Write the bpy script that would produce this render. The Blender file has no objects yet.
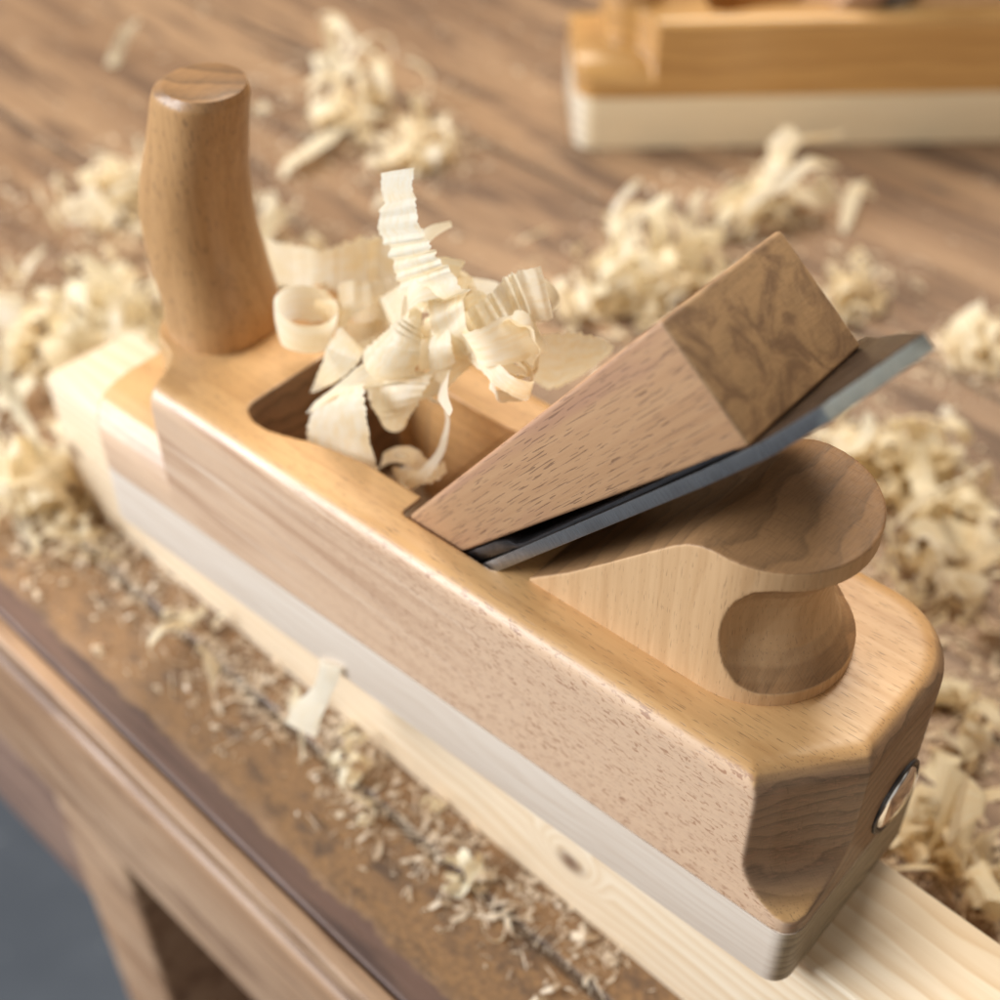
import bpy, bmesh, math, random
from mathutils import Vector, Matrix, noise as mnoise
S = 0.01                      # the design is in centimetres, the scene in metres
ZB = 5.682                    # height of the pine batten = height of the plane's sole above the bench top
scn = bpy.context.scene
COL = scn.collection
random.seed(7)

# ---------------------------------------------------------------- camera
cd = bpy.data.cameras.new('camera'); cam = bpy.data.objects.new('camera', cd); COL.objects.link(cam)
cd.sensor_width = 36.0; cd.lens = 36 * 1.432669
cd.clip_start = 0.01; cd.clip_end = 30
r0 = Vector((0.7562537, 0.65426695, -0.00388542)); r1 = Vector((0.44766519, -0.52175956, -0.72619752)); r2 = Vector((-0.47715429, 0.54745019, -0.68747514))
M = Matrix((r0, -r1, -r2)).transposed().to_4x4()
M.translation = Vector((29.01246, -15.50758, 29.30348 + ZB)) * S
cam.matrix_world = M
cd.dof.use_dof = True; cd.dof.focus_distance = 0.287; cd.dof.aperture_fstop = 9.0; cd.dof.aperture_blades = 0
scn.camera = cam

# ---------------------------------------------------------------- world and lamps (workshop daylight from a window on the left, plus an added top fill)
W = bpy.data.worlds.new('World'); scn.world = W; W.use_nodes = True
wt_ = W.node_tree; bg = wt_.nodes['Background']; bg.inputs[1].default_value = 0.34
_tc = wt_.nodes.new('ShaderNodeTexCoord'); _no = wt_.nodes.new('ShaderNodeTexNoise'); _cr = wt_.nodes.new('ShaderNodeValToRGB')   # the dim, patchy workshop around
_no.inputs['Scale'].default_value = 1.6; _no.inputs['Detail'].default_value = 0
wt_.links.new(_tc.outputs['Generated'], _no.inputs['Vector']); wt_.links.new(_no.outputs['Fac'], _cr.inputs[0]); wt_.links.new(_cr.outputs[0], bg.inputs[0])
_cr.color_ramp.elements[0].position = .42; _cr.color_ramp.elements[0].color = (.22, .17, .13, 1)
_cr.color_ramp.elements[1].position = .58; _cr.color_ramp.elements[1].color = (1.3, 1.2, 1.05, 1)
TGT = Vector((0.10, 0.03, 0.08))
def lamp(name, d, dist, sx, sy, power, col):
    l = bpy.data.lights.new(name, 'AREA'); l.shape = 'RECTANGLE'; l.size = sx; l.size_y = sy; l.energy = power; l.color = col
    o = bpy.data.objects.new(name, l); COL.objects.link(o)
    d = Vector(d).normalized(); o.location = TGT + d * dist
    o.rotation_euler = (-d).to_track_quat('-Z', 'Y').to_euler(); return o
lamp('window_light', (-.66, -.68, .42), 2.0, 1.5, 1.0, 66, (0.84, 0.92, 1.0))
lamp('top_fill', (-.25, .50, 1.0), 2.2, 1.0, 0.8, 38, (1.0, 0.91, 0.76))  # added warm fill from above, lifts the top faces
scn.view_settings.view_transform = 'Standard'; scn.view_settings.look = 'None'
scn.view_settings.exposure = 0.26; scn.view_settings.gamma = 1.0
scn.view_settings.use_curve_mapping = False
scn.cycles.max_bounces = 8

# ---------------------------------------------------------------- helpers
def tag(o, label=None, cat=None, group=None, kind=None):
    if label: o['label'] = label
    if cat: o['category'] = cat
    if group: o['group'] = group
    if kind: o['kind'] = kind
    return o
def empty(name, loc, rz=0.0):
    o = bpy.data.objects.new(name, None); COL.objects.link(o); o.empty_display_size = .02
    o.location = Vector(loc) * S; o.rotation_euler = (0, 0, rz); return o
def mesh(name, verts, faces, smooth=False):
    me = bpy.data.meshes.new(name); me.from_pydata([tuple(c * S for c in v) for v in verts], [], faces); me.update()
    bm = bmesh.new(); bm.from_mesh(me); bmesh.ops.recalc_face_normals(bm, faces=bm.faces); bm.to_mesh(me); bm.free()
    if smooth: me.polygons.foreach_set('use_smooth', [True] * len(me.polygons))
    return me
def obj(name, me, mat=None, parent=None, loc=None):
    o = bpy.data.objects.new(name, me); COL.objects.link(o)
    if mat is not None:
        me.materials.clear(); me.materials.append(mat)
    if parent is not None: o.parent = parent
    if loc is not None: o.location = Vector(loc) * S
    return o
def bmbox(x0, x1, y0, y1, z0, z1):
    bm = bmesh.new(); bmesh.ops.create_cube(bm, size=1)
    for v in bm.verts:
        v.co = Vector((x0 if v.co.x < 0 else x1, y0 if v.co.y < 0 else y1, z0 if v.co.z < 0 else z1)) * S
    return bm
def bevel(bm, sel, r, seg):
    e = [e for e in bm.edges if sel(e)]
    bmesh.ops.bevel(bm, geom=e, offset=r * S, segments=seg, profile=.5, affect='EDGES', clamp_overlap=True)
def tomesh(name, bm, smooth_angle=None):
    bmesh.ops.recalc_face_normals(bm, faces=bm.faces)
    me = bpy.data.meshes.new(name); bm.to_mesh(me); bm.free()
    if smooth_angle is not None:
        me.polygons.foreach_set('use_smooth', [True] * len(me.polygons))
        bm = bmesh.new(); bm.from_mesh(me)
        for e in bm.edges:
            if len(e.link_faces) == 2 and e.calc_face_angle(0) > math.radians(smooth_angle): e.smooth = False
        bm.to_mesh(me); bm.free()
    return me
def box(name, x0, x1, y0, y1, z0, z1, mat, parent, r=.1, seg=3):
    bm = bmbox(x0, x1, y0, y1, z0, z1)
    if r: bevel(bm, lambda e: True, r, seg)
    return obj(name, tomesh(name, bm, 30 if seg > 1 else 20), mat, parent)
def prism(pts, n, a, b):
    """extrude a polygon (list of 3-D points) from offset a*n to b*n"""
    n = Vector(n); k = len(pts); P = [Vector(p) for p in pts]
    vs = [p + n * a for p in P] + [p + n * b for p in P]
    fs = [list(range(k))[::-1], list(range(k, 2 * k))] + [[i, (i + 1) % k, k + (i + 1) % k, k + i] for i in range(k)]
    return vs, fs
def carve(name, base, cutters, voxel, smooth_it=4):
    """base mesh minus cutter meshes, remeshed so that every arris is slightly rounded like sanded wood"""
    bo = bpy.data.objects.new('tmp', base); COL.objects.link(bo); tmp = []
    for op, c in cutters:
        co = bpy.data.objects.new('tmpc', c); COL.objects.link(co); tmp.append(co)
        m = bo.modifiers.new('b', 'BOOLEAN'); m.operation = op; m.solver = 'EXACT'; m.object = co
    m = bo.modifiers.new('r', 'REMESH'); m.mode = 'VOXEL'; m.voxel_size = voxel * S; m.adaptivity = 0
    m = bo.modifiers.new('s', 'SMOOTH'); m.factor = .5; m.iterations = smooth_it
    dg = bpy.context.evaluated_depsgraph_get(); dg.update()
    me = bpy.data.meshes.new_from_object(bo.evaluated_get(dg)); me.name = name
    for o in tmp + [bo]: bpy.data.objects.remove(o)
    me.polygons.foreach_set('use_smooth', [True] * len(me.polygons))
    return me

# ---------------------------------------------------------------- materials
class NT:
    def __init__(s, name):
        s.m = bpy.data.materials.new(name); s.m.use_nodes = True; s.t = s.m.node_tree; s.n = s.t.nodes; s.l = s.t.links
        s.bsdf = s.n['Principled BSDF']; s.out = s.n['Material Output']
        s.tc = s.n.new('ShaderNodeTexCoord')
        s.p = s.vm('SCALE', s.tc.outputs['Object'], sc=1 / S)          # object coordinates in cm
    def put(s, sock, v):
        if isinstance(v, bpy.types.NodeSocket): s.l.new(v, sock)
        elif isinstance(v, (tuple, list)) and len(v) == 3 and sock.type == 'RGBA': sock.default_value = (*v, 1)
        else: sock.default_value = v
    def vm(s, op, a, b=None, sc=None):
        n = s.n.new('ShaderNodeVectorMath'); n.operation = op; s.put(n.inputs[0], a)
        if b is not None: s.put(n.inputs[1], b)
        if sc is not None: s.put(n.inputs['Scale'], sc)
        return n.outputs['Value'] if op in ('LENGTH', 'DOT_PRODUCT', 'DISTANCE') else n.outputs[0]
    def ma(s, op, a, b=0.0, c=0.0, clamp=False):
        n = s.n.new('ShaderNodeMath'); n.operation = op; n.use_clamp = clamp
        s.put(n.inputs[0], a); s.put(n.inputs[1], b); s.put(n.inputs[2], c); return n.outputs[0]
    def noise(s, p, sc=1.0, det=2.0, rough=.5, dist=0.0, out='Fac'):
        n = s.n.new('ShaderNodeTexNoise'); s.put(n.inputs['Vector'], p); s.put(n.inputs['Scale'], sc)
        s.put(n.inputs['Detail'], det); s.put(n.inputs['Roughness'], rough); s.put(n.inputs['Distortion'], dist); return n.outputs[out]
    def sep(s, p):
        n = s.n.new('ShaderNodeSeparateXYZ'); s.put(n.inputs[0], p); return n.outputs
    def comb(s, x, y, z):
        n = s.n.new('ShaderNodeCombineXYZ')
        for i, v in enumerate((x, y, z)): s.put(n.inputs[i], v)
        return n.outputs[0]
    def ss(s, v, a, b, o0=0.0, o1=1.0):
        n = s.n.new('ShaderNodeMapRange'); n.interpolation_type = 'SMOOTHSTEP'; n.clamp = True
        s.put(n.inputs[0], v)
        for i, q in enumerate((a, b, o0, o1)): s.put(n.inputs[i + 1], q)
        return n.outputs[0]
    def mix(s, f, a, b, mode='MIX'):
        n = s.n.new('ShaderNodeMix'); n.data_type = 'RGBA'; n.blend_type = mode
        s.put(n.inputs[0], f); s.put(n.inputs[6], a); s.put(n.inputs[7], b); return n.outputs[2]
    def rot(s, p, e):
        n = s.n.new('ShaderNodeVectorRotate'); n.rotation_type = 'EULER_XYZ'; s.put(n.inputs[0], p); n.inputs['Rotation'].default_value = e; return n.outputs[0]
    def bump(s, h, strength, dist=.01):
        n = s.n.new('ShaderNodeBump'); s.put(n.inputs['Height'], h); n.inputs['Strength'].default_value = strength; n.inputs['Distance'].default_value = dist * S
        return n.outputs[0]
    def fin(s, col, rough=.5, normal=None, coat=0.0, coatr=.2, metal=0.0, spec=.5):
        b = s.bsdf.inputs; s.put(b['Base Color'], col); s.put(b['Roughness'], rough); s.put(b['Metallic'], metal)
        b['Coat Weight'].default_value = coat; b['Coat Roughness'].default_value = coatr; b['Specular IOR Level'].default_value = spec
        if normal is not None: s.l.new(normal, b['Normal'])
        return s.m

def wood(name, c_light, c_dark, end_col=None, rot=None, center=(3.0, -14.0), freq=2.2, ring=.5, streak=.5, warp=.8,
         pore=(3.0, 26.0, .64, .6), pore_col=(.12, .06, .03), fleck=None, rough=.42, coat=.25, bump=.15, knots=(), tint=None, ringpow=2.0, swirl=False, endring=.85):
    t = NT(name); p = t.p
    if rot: p = t.rot(p, rot)
    x, y, z = t.sep(p)
    n1 = t.noise(t.vm('MULTIPLY', p, (.10, .35, .35)), 1, 2)
    n2 = t.noise(t.vm('MULTIPLY', p, (.5, 1.6, 1.6)), 1, 2)
    yy = t.ma('SUBTRACT', y, center[0]); zz = t.ma('SUBTRACT', z, center[1])
    d = t.ma('SQRT', t.ma('ADD', t.ma('MULTIPLY', yy, yy), t.ma('MULTIPLY', zz, zz)))
    d = t.ma('ADD', d, t.ma('MULTIPLY', t.ma('SUBTRACT', n1, .5), warp * 3))
    d = t.ma('ADD', d, t.ma('MULTIPLY', t.ma('SUBTRACT', n2, .5), warp * .35))
    kn = None
    for (kx, ky, kz, kr) in knots:
        dd = t.vm('LENGTH', t.vm('MULTIPLY', t.vm('SUBTRACT', t.p, (kx, ky, kz)), (.8, .3, 1.0)))
        g = t.ss(dd, kr * 2.6, 0.0)
        d = t.ma('ADD', d, t.ma('MULTIPLY', g, 1.3))
        k2 = t.ss(t.ma('ADD', dd, t.ma('MULTIPLY', t.ma('SUBTRACT', n2, .5), kr)), kr * 1.1, kr * .15)
        kn = k2 if kn is None else t.ma('MAXIMUM', kn, k2)
    f = t.ma('FRACT', t.ma('MULTIPLY', d, freq)); rg = t.ma('MULTIPLY', t.ma('POWER', f, ringpow), t.ss(f, 1.0, .86))
    n3 = t.noise(t.vm('MULTIPLY', p, (.22, 7, 7)), 1, 3, .6)
    n4 = t.noise(t.vm('MULTIPLY', p, (.12, .5, .5)), 1, 2, .5)
    fac = t.ma('ADD', t.ma('MULTIPLY', rg, ring), t.ma('MULTIPLY', t.ss(n3, .3, .7), streak))
    fac = t.ma('ADD', fac, t.ma('MULTIPLY', t.ma('SUBTRACT', n4, .5), .5), clamp=True)
    col = t.mix(fac, c_light, c_dark)
    if tint:
        tm = t.ss(t.noise(t.vm('MULTIPLY', p, tint[1]), 1, 3, .6, .6), .47, .66)
        if not fleck: col = t.mix(t.ma('MULTIPLY', tm, .8), col, tint[0])
    h = t.ma('MULTIPLY', n3, .35)
    nx = t.ma('ABSOLUTE', t.sep(t.rot(t.tc.outputs['Normal'], rot) if rot else t.tc.outputs['Normal'])[0])
    endf = t.ss(nx, .25, .75)
    if end_col:
        fib = t.noise(t.vm('MULTIPLY', p, (1, 3, 34)), 1, 3, .65)
        ray = t.noise(t.vm('MULTIPLY', p, (1, 30, 2.5)), 1, 2, .5)
        e1 = t.mix(t.ma('ADD', t.ma('MULTIPLY', rg, endring), t.ma('MULTIPLY', t.ss(fib, .4, .7), .35), clamp=True), end_col, tuple(c * .42 for c in end_col))
        e1 = t.mix(t.ma('MULTIPLY', t.ss(ray, .58, .72), .35), e1, tuple(c * .4 for c in end_col))
        if swirl:
            sw = t.noise(t.vm('MULTIPLY', t.p, (.9, .9, .9)), 1, 4, .6, 1.6); sc_ = t.noise(t.vm('MULTIPLY', t.rot(t.p, (0, 0, .5)), (3, 30, 3)), 1, 2, .6)
            e1 = t.mix(t.ma('MULTIPLY', t.ss(sw, .42, .68), .75), e1, (.15, .075, .035)); e1 = t.mix(t.ma('MULTIPLY', t.ss(sc_, .6, .7), .35), e1, (.5, .32, .17))
        col = t.mix(endf, col, e1); h = t.ma('ADD', h, t.ma('MULTIPLY', t.ma('MULTIPLY', fib, endf), .8))
    if pore:
        pn = t.noise(t.vm('MULTIPLY', p, (pore[0], pore[1], pore[1])), 1, .4, .4)
        pm = t.ss(pn, pore[2], pore[2] + .05)
        if end_col: pm = t.ma('MULTIPLY', pm, t.ss(nx, .8, .4))
        col = t.mix(t.ma('MULTIPLY', pm, pore[3]), col, pore_col); h = t.ma('SUBTRACT', h, t.ma('MULTIPLY', pm, .7))
    if fleck:
        out_ = t.ss(t.ma('ABSOLUTE', t.ma('SUBTRACT', t.sep(t.p)[1], 3.28)), 2.7, 2.9)
        sd = t.ma('MULTIPLY', t.ss(t.ma('ABSOLUTE', t.sep(t.tc.outputs['Normal'])[1]), .5, .95), out_)
        col = t.mix(t.ma('MULTIPLY', sd, .66), col, (.70, .495, .36))  # paler outer sides: cool window light put into the wood colour
        p3 = t.rot(t.p, (0, math.radians(-4), 0))
        st1 = t.noise(t.vm('MULTIPLY', p3, (.13, 1.0, 2.4)), 1, 4, .65, .35)
        stm = t.ma('MULTIPLY', t.ma('MULTIPLY', t.ss(st1, .44, .66), t.ss(x, 17.0, 6.0, .15, 1.0)), sd)
        col = t.mix(t.ma('MULTIPLY', stm, .75), col, (.40, .21, .115))
        st2 = t.noise(t.vm('MULTIPLY', p3, (.10, 1.0, 5.0)), 1, 3, .6, .3)
        col = t.mix(t.ma('MULTIPLY', t.ma('MULTIPLY', t.ss(st2, .56, .68), t.ss(x, 17.0, 9.0)), t.ma('MULTIPLY', sd, .6)), col, (.80, .64, .50))
        ny = t.ma('ABSOLUTE', t.sep(t.tc.outputs['Normal'])[1])
        a = t.noise(t.vm('MULTIPLY', t.rot(t.p, (0, math.radians(-6), 0)), (4.6, 4, 13)), 1, 3, .65, .7); b = t.noise(t.vm('MULTIPLY', t.p, (1.1, 1, 2.2)), 1, 2)
        band = t.ss(t.sep(t.p)[0], 6.0, 15.0)
        fm = t.ma('MULTIPLY', t.ma('MULTIPLY', t.ss(a, .53, .63), t.ss(ny, .35, .8)), t.ma('MULTIPLY', band, t.ss(b, .3, .6, .35, 1.0)))
        col = t.mix(t.ma('MULTIPLY', fm, fleck[1]), col, fleck[0]); h = t.ma('SUBTRACT', h, t.ma('MULTIPLY', fm, .3))
    if kn is not None: col = t.mix(kn, col, (.20, .11, .065))
    rr = t.ss(n3, .2, .8, rough - .06, rough + .08)
    if end_col: rr = t.ma('ADD', rr, t.ma('MULTIPLY', endf, .15))
    return t.fin(col, rr, t.bump(h, bump, .02), coat=coat, coatr=.28)

M_BODY = wood('oiled_beech_body', (.66, .385, .165), (.50, .26, .095), end_col=(.30, .175, .095), center=(3.0, -16), freq=2.4, ring=.55, streak=.35,
              pore=(3.0, 38, .67, .45), fleck=((.38, .195, .11), .9), tint=((.42, .22, .12), (.10, 1.0, 1.5)), rough=.40, coat=.25, bump=.35)
M_HANDLE = wood('beech_rear_handle', (.62, .385, .20), (.47, .26, .115), end_col=(.36, .185, .075), rot=(0, math.radians(90), 0), center=(3.3, 26), freq=1.5, ring=.4, streak=.4,
              pore=(3.2, 36, .68, .3), endring=.6, rough=.48, coat=.08, bump=.3)
M_HORN = wood('beech_horn', (.52, .285, .12), (.38, .19, .065), end_col=(.33, .165, .06), rot=(0, math.radians(90), 0), center=(12, 1.5), freq=1.6, ring=.35, streak=.5,
              pore=(3.5, 22, .66, .45), rough=.42, coat=.3, bump=.3)
M_WEDGE = wood('raw_beech_wedge', (.47, .265, .135), (.37, .185, .085), end_col=(.43, .255, .12), rot=(0, math.radians(51), 0), center=(3, 30), freq=1.2, ring=.15, streak=.5,
              pore=(1.7, 36.0, .63, .65), pore_col=(.15, .075, .04), tint=((.36, .18, .11), (.10, .5, .7)), rough=.55, coat=.05, bump=.5, warp=1.2, swirl=True, endring=.3)
M_SOLE = wood('hornbeam_sole', (.78, .66, .545), (.64, .50, .385), end_col=(.40, .31, .20), center=(3, -20), freq=2.6, ring=.35, streak=.6, pore=None, rough=.46, coat=.12, bump=.25)
M_PINE = wood('pine_batten', (.84, .69, .51), (.66, .45, .25), end_col=(.7, .52, .3), center=(9.5, -5.5), freq=3.1, ring=.75, streak=.2, warp=.35, pore=None, rough=.5, coat=.05, bump=.2,
              knots=((16.7, 0, -3.5 + ZB, .5), (-6.0, 0, -3.0 + ZB, .45)), ringpow=1.3)
M_BODY2 = wood('varnished_wood_body', (.62, .34, .11), (.34, .155, .04), end_col=(.60, .31, .10), center=(3.0, -9), freq=1.1, ring=.6, streak=.35, pore=None, rough=.34, coat=.5, bump=.2)
M_SOLE2 = wood('cream_sole', (.86, .70, .46), (.76, .59, .36), end_col=(.85, .72, .54), center=(3, -20), freq=1.6, ring=.3, streak=.4, pore=None, rough=.38, coat=.4, bump=.1)

def bench_mat(name, c1, c2, c3, dust=False, joint=0.0):
    t = NT(name); p = t.p; x, y, z = t.sep(p)
    big = t.noise(t.vm('MULTIPLY', p, (.035, .22, .22)), 1, 4, .6, .5)
    mid = t.noise(t.vm('MULTIPLY', p, (.09, .9, .9)), 1, 4, .65, .8)
    fine = t.noise(t.vm('MULTIPLY', p, (.5, 9, 9)), 1, 4, .65)
    mot = t.noise(t.vm('MULTIPLY', p, (.7, 1.1, 1.1)), 1, 5, .7)
    col = t.mix(t.ss(big, .35, .65), c1, c2)
    col = t.mix(t.ma('MULTIPLY', t.ss(mid, .48, .62), .85), col, c3)
    col = t.mix(t.ma('MULTIPLY', t.ss(fine, .45, .75), .35), col, tuple(c * .55 for c in c3))
    stain = t.ss(t.noise(t.vm('MULTIPLY', p, (.10, .35, .3)), 1, 3, .6, .4), .66, .74)
    col = t.mix(t.ma('MULTIPLY', stain, .55), col, (.07, .055, .05))
    h = t.ma('ADD', t.ma('MULTIPLY', fine, .5), t.ma('MULTIPLY', mot, .5))
    if dust:
        yw = t.ma('ADD', y, t.ma('MULTIPLY', t.ma('SUBTRACT', t.noise(p, .9, 5, .7), .5), 1.6))
        dm = t.ma('MULTIPLY', t.ss(yw, 1.2, 1.9), t.ss(yw, 8.5, 5.0))
        fd = t.noise(p, 5, 4, .7)
        dcol = t.mix(t.ss(fd, .35, .7), (.36, .19, .075), (.19, .10, .045))
        dcol = t.mix(t.ss(mot, .45, .7), dcol, (.10, .058, .035))
        col = t.mix(t.ma('MULTIPLY', dm, .9), col, dcol); h = t.ma('ADD', h, t.ma('MULTIPLY', t.ma('MULTIPLY', fd, dm), .8))
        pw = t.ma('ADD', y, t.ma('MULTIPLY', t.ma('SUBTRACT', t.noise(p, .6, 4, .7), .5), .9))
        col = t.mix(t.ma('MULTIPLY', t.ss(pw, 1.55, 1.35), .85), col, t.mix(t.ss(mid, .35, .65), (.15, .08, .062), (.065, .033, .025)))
    if joint:
        j = t.ma('ABSOLUTE', t.ma('SUBTRACT', t.ma('FRACT', t.ma('DIVIDE', t.ma('ADD', y, 3.0), joint)), .5))
        jm = t.ss(j, .016, .005)
        col = t.mix(t.ma('MULTIPLY', jm, .8), col, (.06, .035, .02)); h = t.ma('SUBTRACT', h, t.ma('MULTIPLY', jm, 3))
    return t.fin(col, t.ss(mid, .3, .7, .42, .6), t.bump(h, .6, .05), coat=.10, coatr=.35)
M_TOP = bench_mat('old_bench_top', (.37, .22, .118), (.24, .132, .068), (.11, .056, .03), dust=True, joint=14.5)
M_EDGE = bench_mat('old_bench_edge', (.36, .22, .15), (.24, .13, .09), (.12, .06, .045))
M_APRON = bench_mat('bench_apron', (.48, .30, .18), (.34, .185, .095), (.20, .10, .05))

def steel(name, base, rough, scr=(2, 60, 2), metal=1.0, rot=None, face=None):
    t = NT(name); p = t.rot(t.p, rot) if rot else t.p
    a = t.noise(t.vm('MULTIPLY', p, scr), 1, 3, .6); b = t.noise(p, 1.3, 3)
    col = t.mix(t.ss(a, .3, .7), base, tuple(c * .6 for c in base)); col = t.mix(t.ma('MULTIPLY', t.ss(b, .45, .7), .4), col, tuple(c * .5 for c in base))
    if face:
        ex = t.ma('MULTIPLY', t.ss(t.sep(t.p)[0], 21.3, 21.5), .75); col = t.mix(ex, col, (.62, .66, .62))
        fm = t.ss(t.vm('DOT_PRODUCT', t.tc.outputs['Normal'], face[0]), .9, .97); col = t.mix(fm, col, t.mix(t.ss(b, .4, .7), face[1], tuple(c * .6 for c in face[1])))  # upper face: brownish reflection put into the steel colour
    return t.fin(col, t.ss(a, .3, .7, rough - .08, rough + .1), t.bump(a, .25, .01), metal=metal)
M_STEEL = steel('ground_steel', (.43, .43, .44), .34, scr=(34, 3, 1.2), rot=(0, math.radians(48), 0), face=((-.75, 0, .66), (.17, .135, .115)))
M_STEELD = steel('dark_steel', (.13, .125, .13), .35)
t = NT('chrome'); M_CHROME = t.fin((.85, .86, .88), .10, None, metal=1.0)
def shaving_mat(name, c1, c2, trans):
    t = NT(name); oi = t.n.new('ShaderNodeObjectInfo').outputs['Random']
    uv = t.n.new('ShaderNodeUVMap').outputs[0]
    a = t.noise(t.vm('MULTIPLY', uv, (9, .5, 1)), 1, 4, .7); b = t.noise(t.p, .9, 2)
    f = t.ma('ADD', t.ma('MULTIPLY', t.ss(a, .35, .7), .55), t.ma('MULTIPLY', t.ma('SUBTRACT', b, .4), .9))
    f = t.ma('ADD', f, t.ma('MULTIPLY', t.ma('SUBTRACT', oi, .5), .5), clamp=True)
    col = t.mix(f, c1, c2)
    t.fin(col, .45, t.bump(a, .6, .02), spec=.5)
    tr = t.n.new('ShaderNodeBsdfTranslucent'); t.put(tr.inputs[0], col)
    mx = t.n.new('ShaderNodeMixShader'); mx.inputs[0].default_value = trans
    t.l.new(t.bsdf.outputs[0], mx.inputs[1]); t.l.new(tr.outputs[0], mx.inputs[2]); t.l.new(mx.outputs[0], t.out.inputs[0])
    return t.m
M_SHAVE = shaving_mat('fresh_shaving', (.97, .91, .77), (.90, .72, .42), .55)
M_CURL = shaving_mat('dry_shaving', (.97, .88, .67), (.90, .71, .43), .40)
M_CRUMB = shaving_mat('crumbs', (.92, .80, .62), (.66, .46, .28), .15)
t = NT('grey_floor'); n = t.noise(t.p, .05, 5, .6); n2 = t.noise(t.p, .45, 3, .6)
M_FLOOR = t.fin(t.mix(t.ss(n2, .66, .74), t.mix(t.ss(n, .3, .7), (.085, .09, .10), (.125, .13, .14)), (.3, .3, .29)), .6)

# ---------------------------------------------------------------- floor and bench
bm = bmbox(-500, 500, -500, 500, -92, -86); tag(obj('floor', tomesh('floor', bm), M_FLOOR, loc=(0, 0, 0)), kind='structure')
BA = -math.radians(3.43); BO = Vector((0, -3.3, 0))
bench = empty('workbench', BO, BA)
tag(bench, 'old brown wooden workbench strewn with shavings and sawdust under the planes', 'workbench')
def bx(*a, **k): return box(*a, parent=bench, **k)
bx('tabletop', -110, 75, .62, 120, -4.2, 0, mat=M_TOP, r=.10, seg=3)
bx('edge_strip', -110, 75, -.05, .54, -1.0, -.03, mat=M_APRON, r=.10, seg=3)
bx('apron', -110, 75, -.25, 2.6, -7.9, -1.04, mat=M_APRON, r=.4, seg=5)
bx('lower_rail', -110, -4.9, .55, 2.6, -18.6, -7.95, mat=M_EDGE, r=.25)
leg = bx('leg', -4.85, -.1, .35, 5.6, -86, -7.93, mat=M_APRON, r=.3)
bx('recess_shade_board', -4, 75, 12, 13, -40, -4.3, mat=M_EDGE, r=.1)  # added board, stands in for the shaded recess under the bench
def bench_pt(x, y):          # plane coordinates (x, y) on the bench top
    return x, y

# ---------------------------------------------------------------- pine batten under the plane
bm = bmbox(-6.6, 46, 0, 3.39, 0.02, ZB - .01); bevel(bm, lambda e: True, .07, 3)
bat = obj('pine_batten', tomesh('pine_batten', bm, 30), M_PINE, None, (0, 2.269, 0)); bat.rotation_euler = (0, 0, -math.atan2(1.286, 23.49))
tag(bat, 'long pale pine batten with knots lying on the bench under the foreground plane', 'batten')
# ---------------------------------------------------------------- the plane
H = 6.338; SZ = 2.0; L = 23.49; WD = 6.5; CY = 3.28
def corner_cutter(cx, cy, legx, legy, sx, sy, prof):
    """cutter for a stopped chamfer at the body corner (cx,cy); sx,sy point out of the body"""
    A = Vector((cx - sx * legx, cy, 0)); B = Vector((cx, cy - sy * legy, 0))
    tdir = (B - A).normalized(); n = Vector((tdir.y, -tdir.x, 0))
    if n.dot(Vector((sx, sy, 0))) < 0: n = -n
    P0 = (A + B) / 2
    pts = [P0 + n * s + Vector((0, 0, z)) for s, z in prof]
    vs, fs = prism(pts, tdir, -9, 9); return mesh('c', vs, fs)
R_ = .62
def top_round():
    return [(9, 9.5), (-R_, 9.5)] + [(-R_ + R_ * math.cos(a), H - R_ + R_ * math.sin(a)) for a in [math.radians(q) for q in (90, 72, 54, 36, 18, 0)]]
def arc(zw, zb, s1, n=9, p=1.0):          # concave run-out from the wall foot (0,zw) to (s1,zb)
    o = []
    for i in range(n + 1):
        a = math.pi / 2 * i / n; o.append((s1 * (1 - math.cos(a)) ** p, zw - (zw - zb) * math.sin(a)))
    return o
HEEL_P = top_round() + arc(3.75, 2.42, 1.15) + [(9, 2.38)]
def booli(a, b, op):
    ao = bpy.data.objects.new('ta', a); bo = bpy.data.objects.new('tb', b); COL.objects.link(ao); COL.objects.link(bo)
    m = ao.modifiers.new('b', 'BOOLEAN'); m.operation = op; m.solver = 'EXACT'; m.object = bo
    dg = bpy.context.evaluated_depsgraph_get(); dg.update(); me = bpy.data.meshes.new_from_object(ao.evaluated_get(dg))
    bpy.data.objects.remove(ao); bpy.data.objects.remove(bo); return me
def toe_pocket(sy):
    """finger pocket at a toe corner: curved upright wall, ledge that rolls over at its outer edge"""
    Y = (lambda v: v) if sy < 0 else (lambda v: WD - v)
    wall = [(3.75, -1), (3.62, 0), (3.45, .6), (3.15, 1.1), (2.85, 1.4), (2.5, 1.52), (2.1, 1.62), (1.75, 1.9), (1.5, 2.3), (1.38, 2.8), (1.35, 3.25), (-1.5, 3.25), (-1.5, -1)]
    A = mesh('c', *prism([(x, Y(y), 0) for x, y in wall], (0, 0, 1), .5, 9))
    fl = [(-2, 2.3), (-.02, 2.35), (.0, 2.62), (.06, 2.95), (.18, 3.25), (.4, 3.55), (.7, 3.8), (1.1, 3.98), (1.7, 4.1), (5, 4.15), (5, 10), (-2, 10)]
    B = mesh('c', *prism([(0, Y(y), z) for y, z in fl], (1, 0, 0), -3, 5))
    return booli(A, B, 'INTERSECT')
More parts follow.
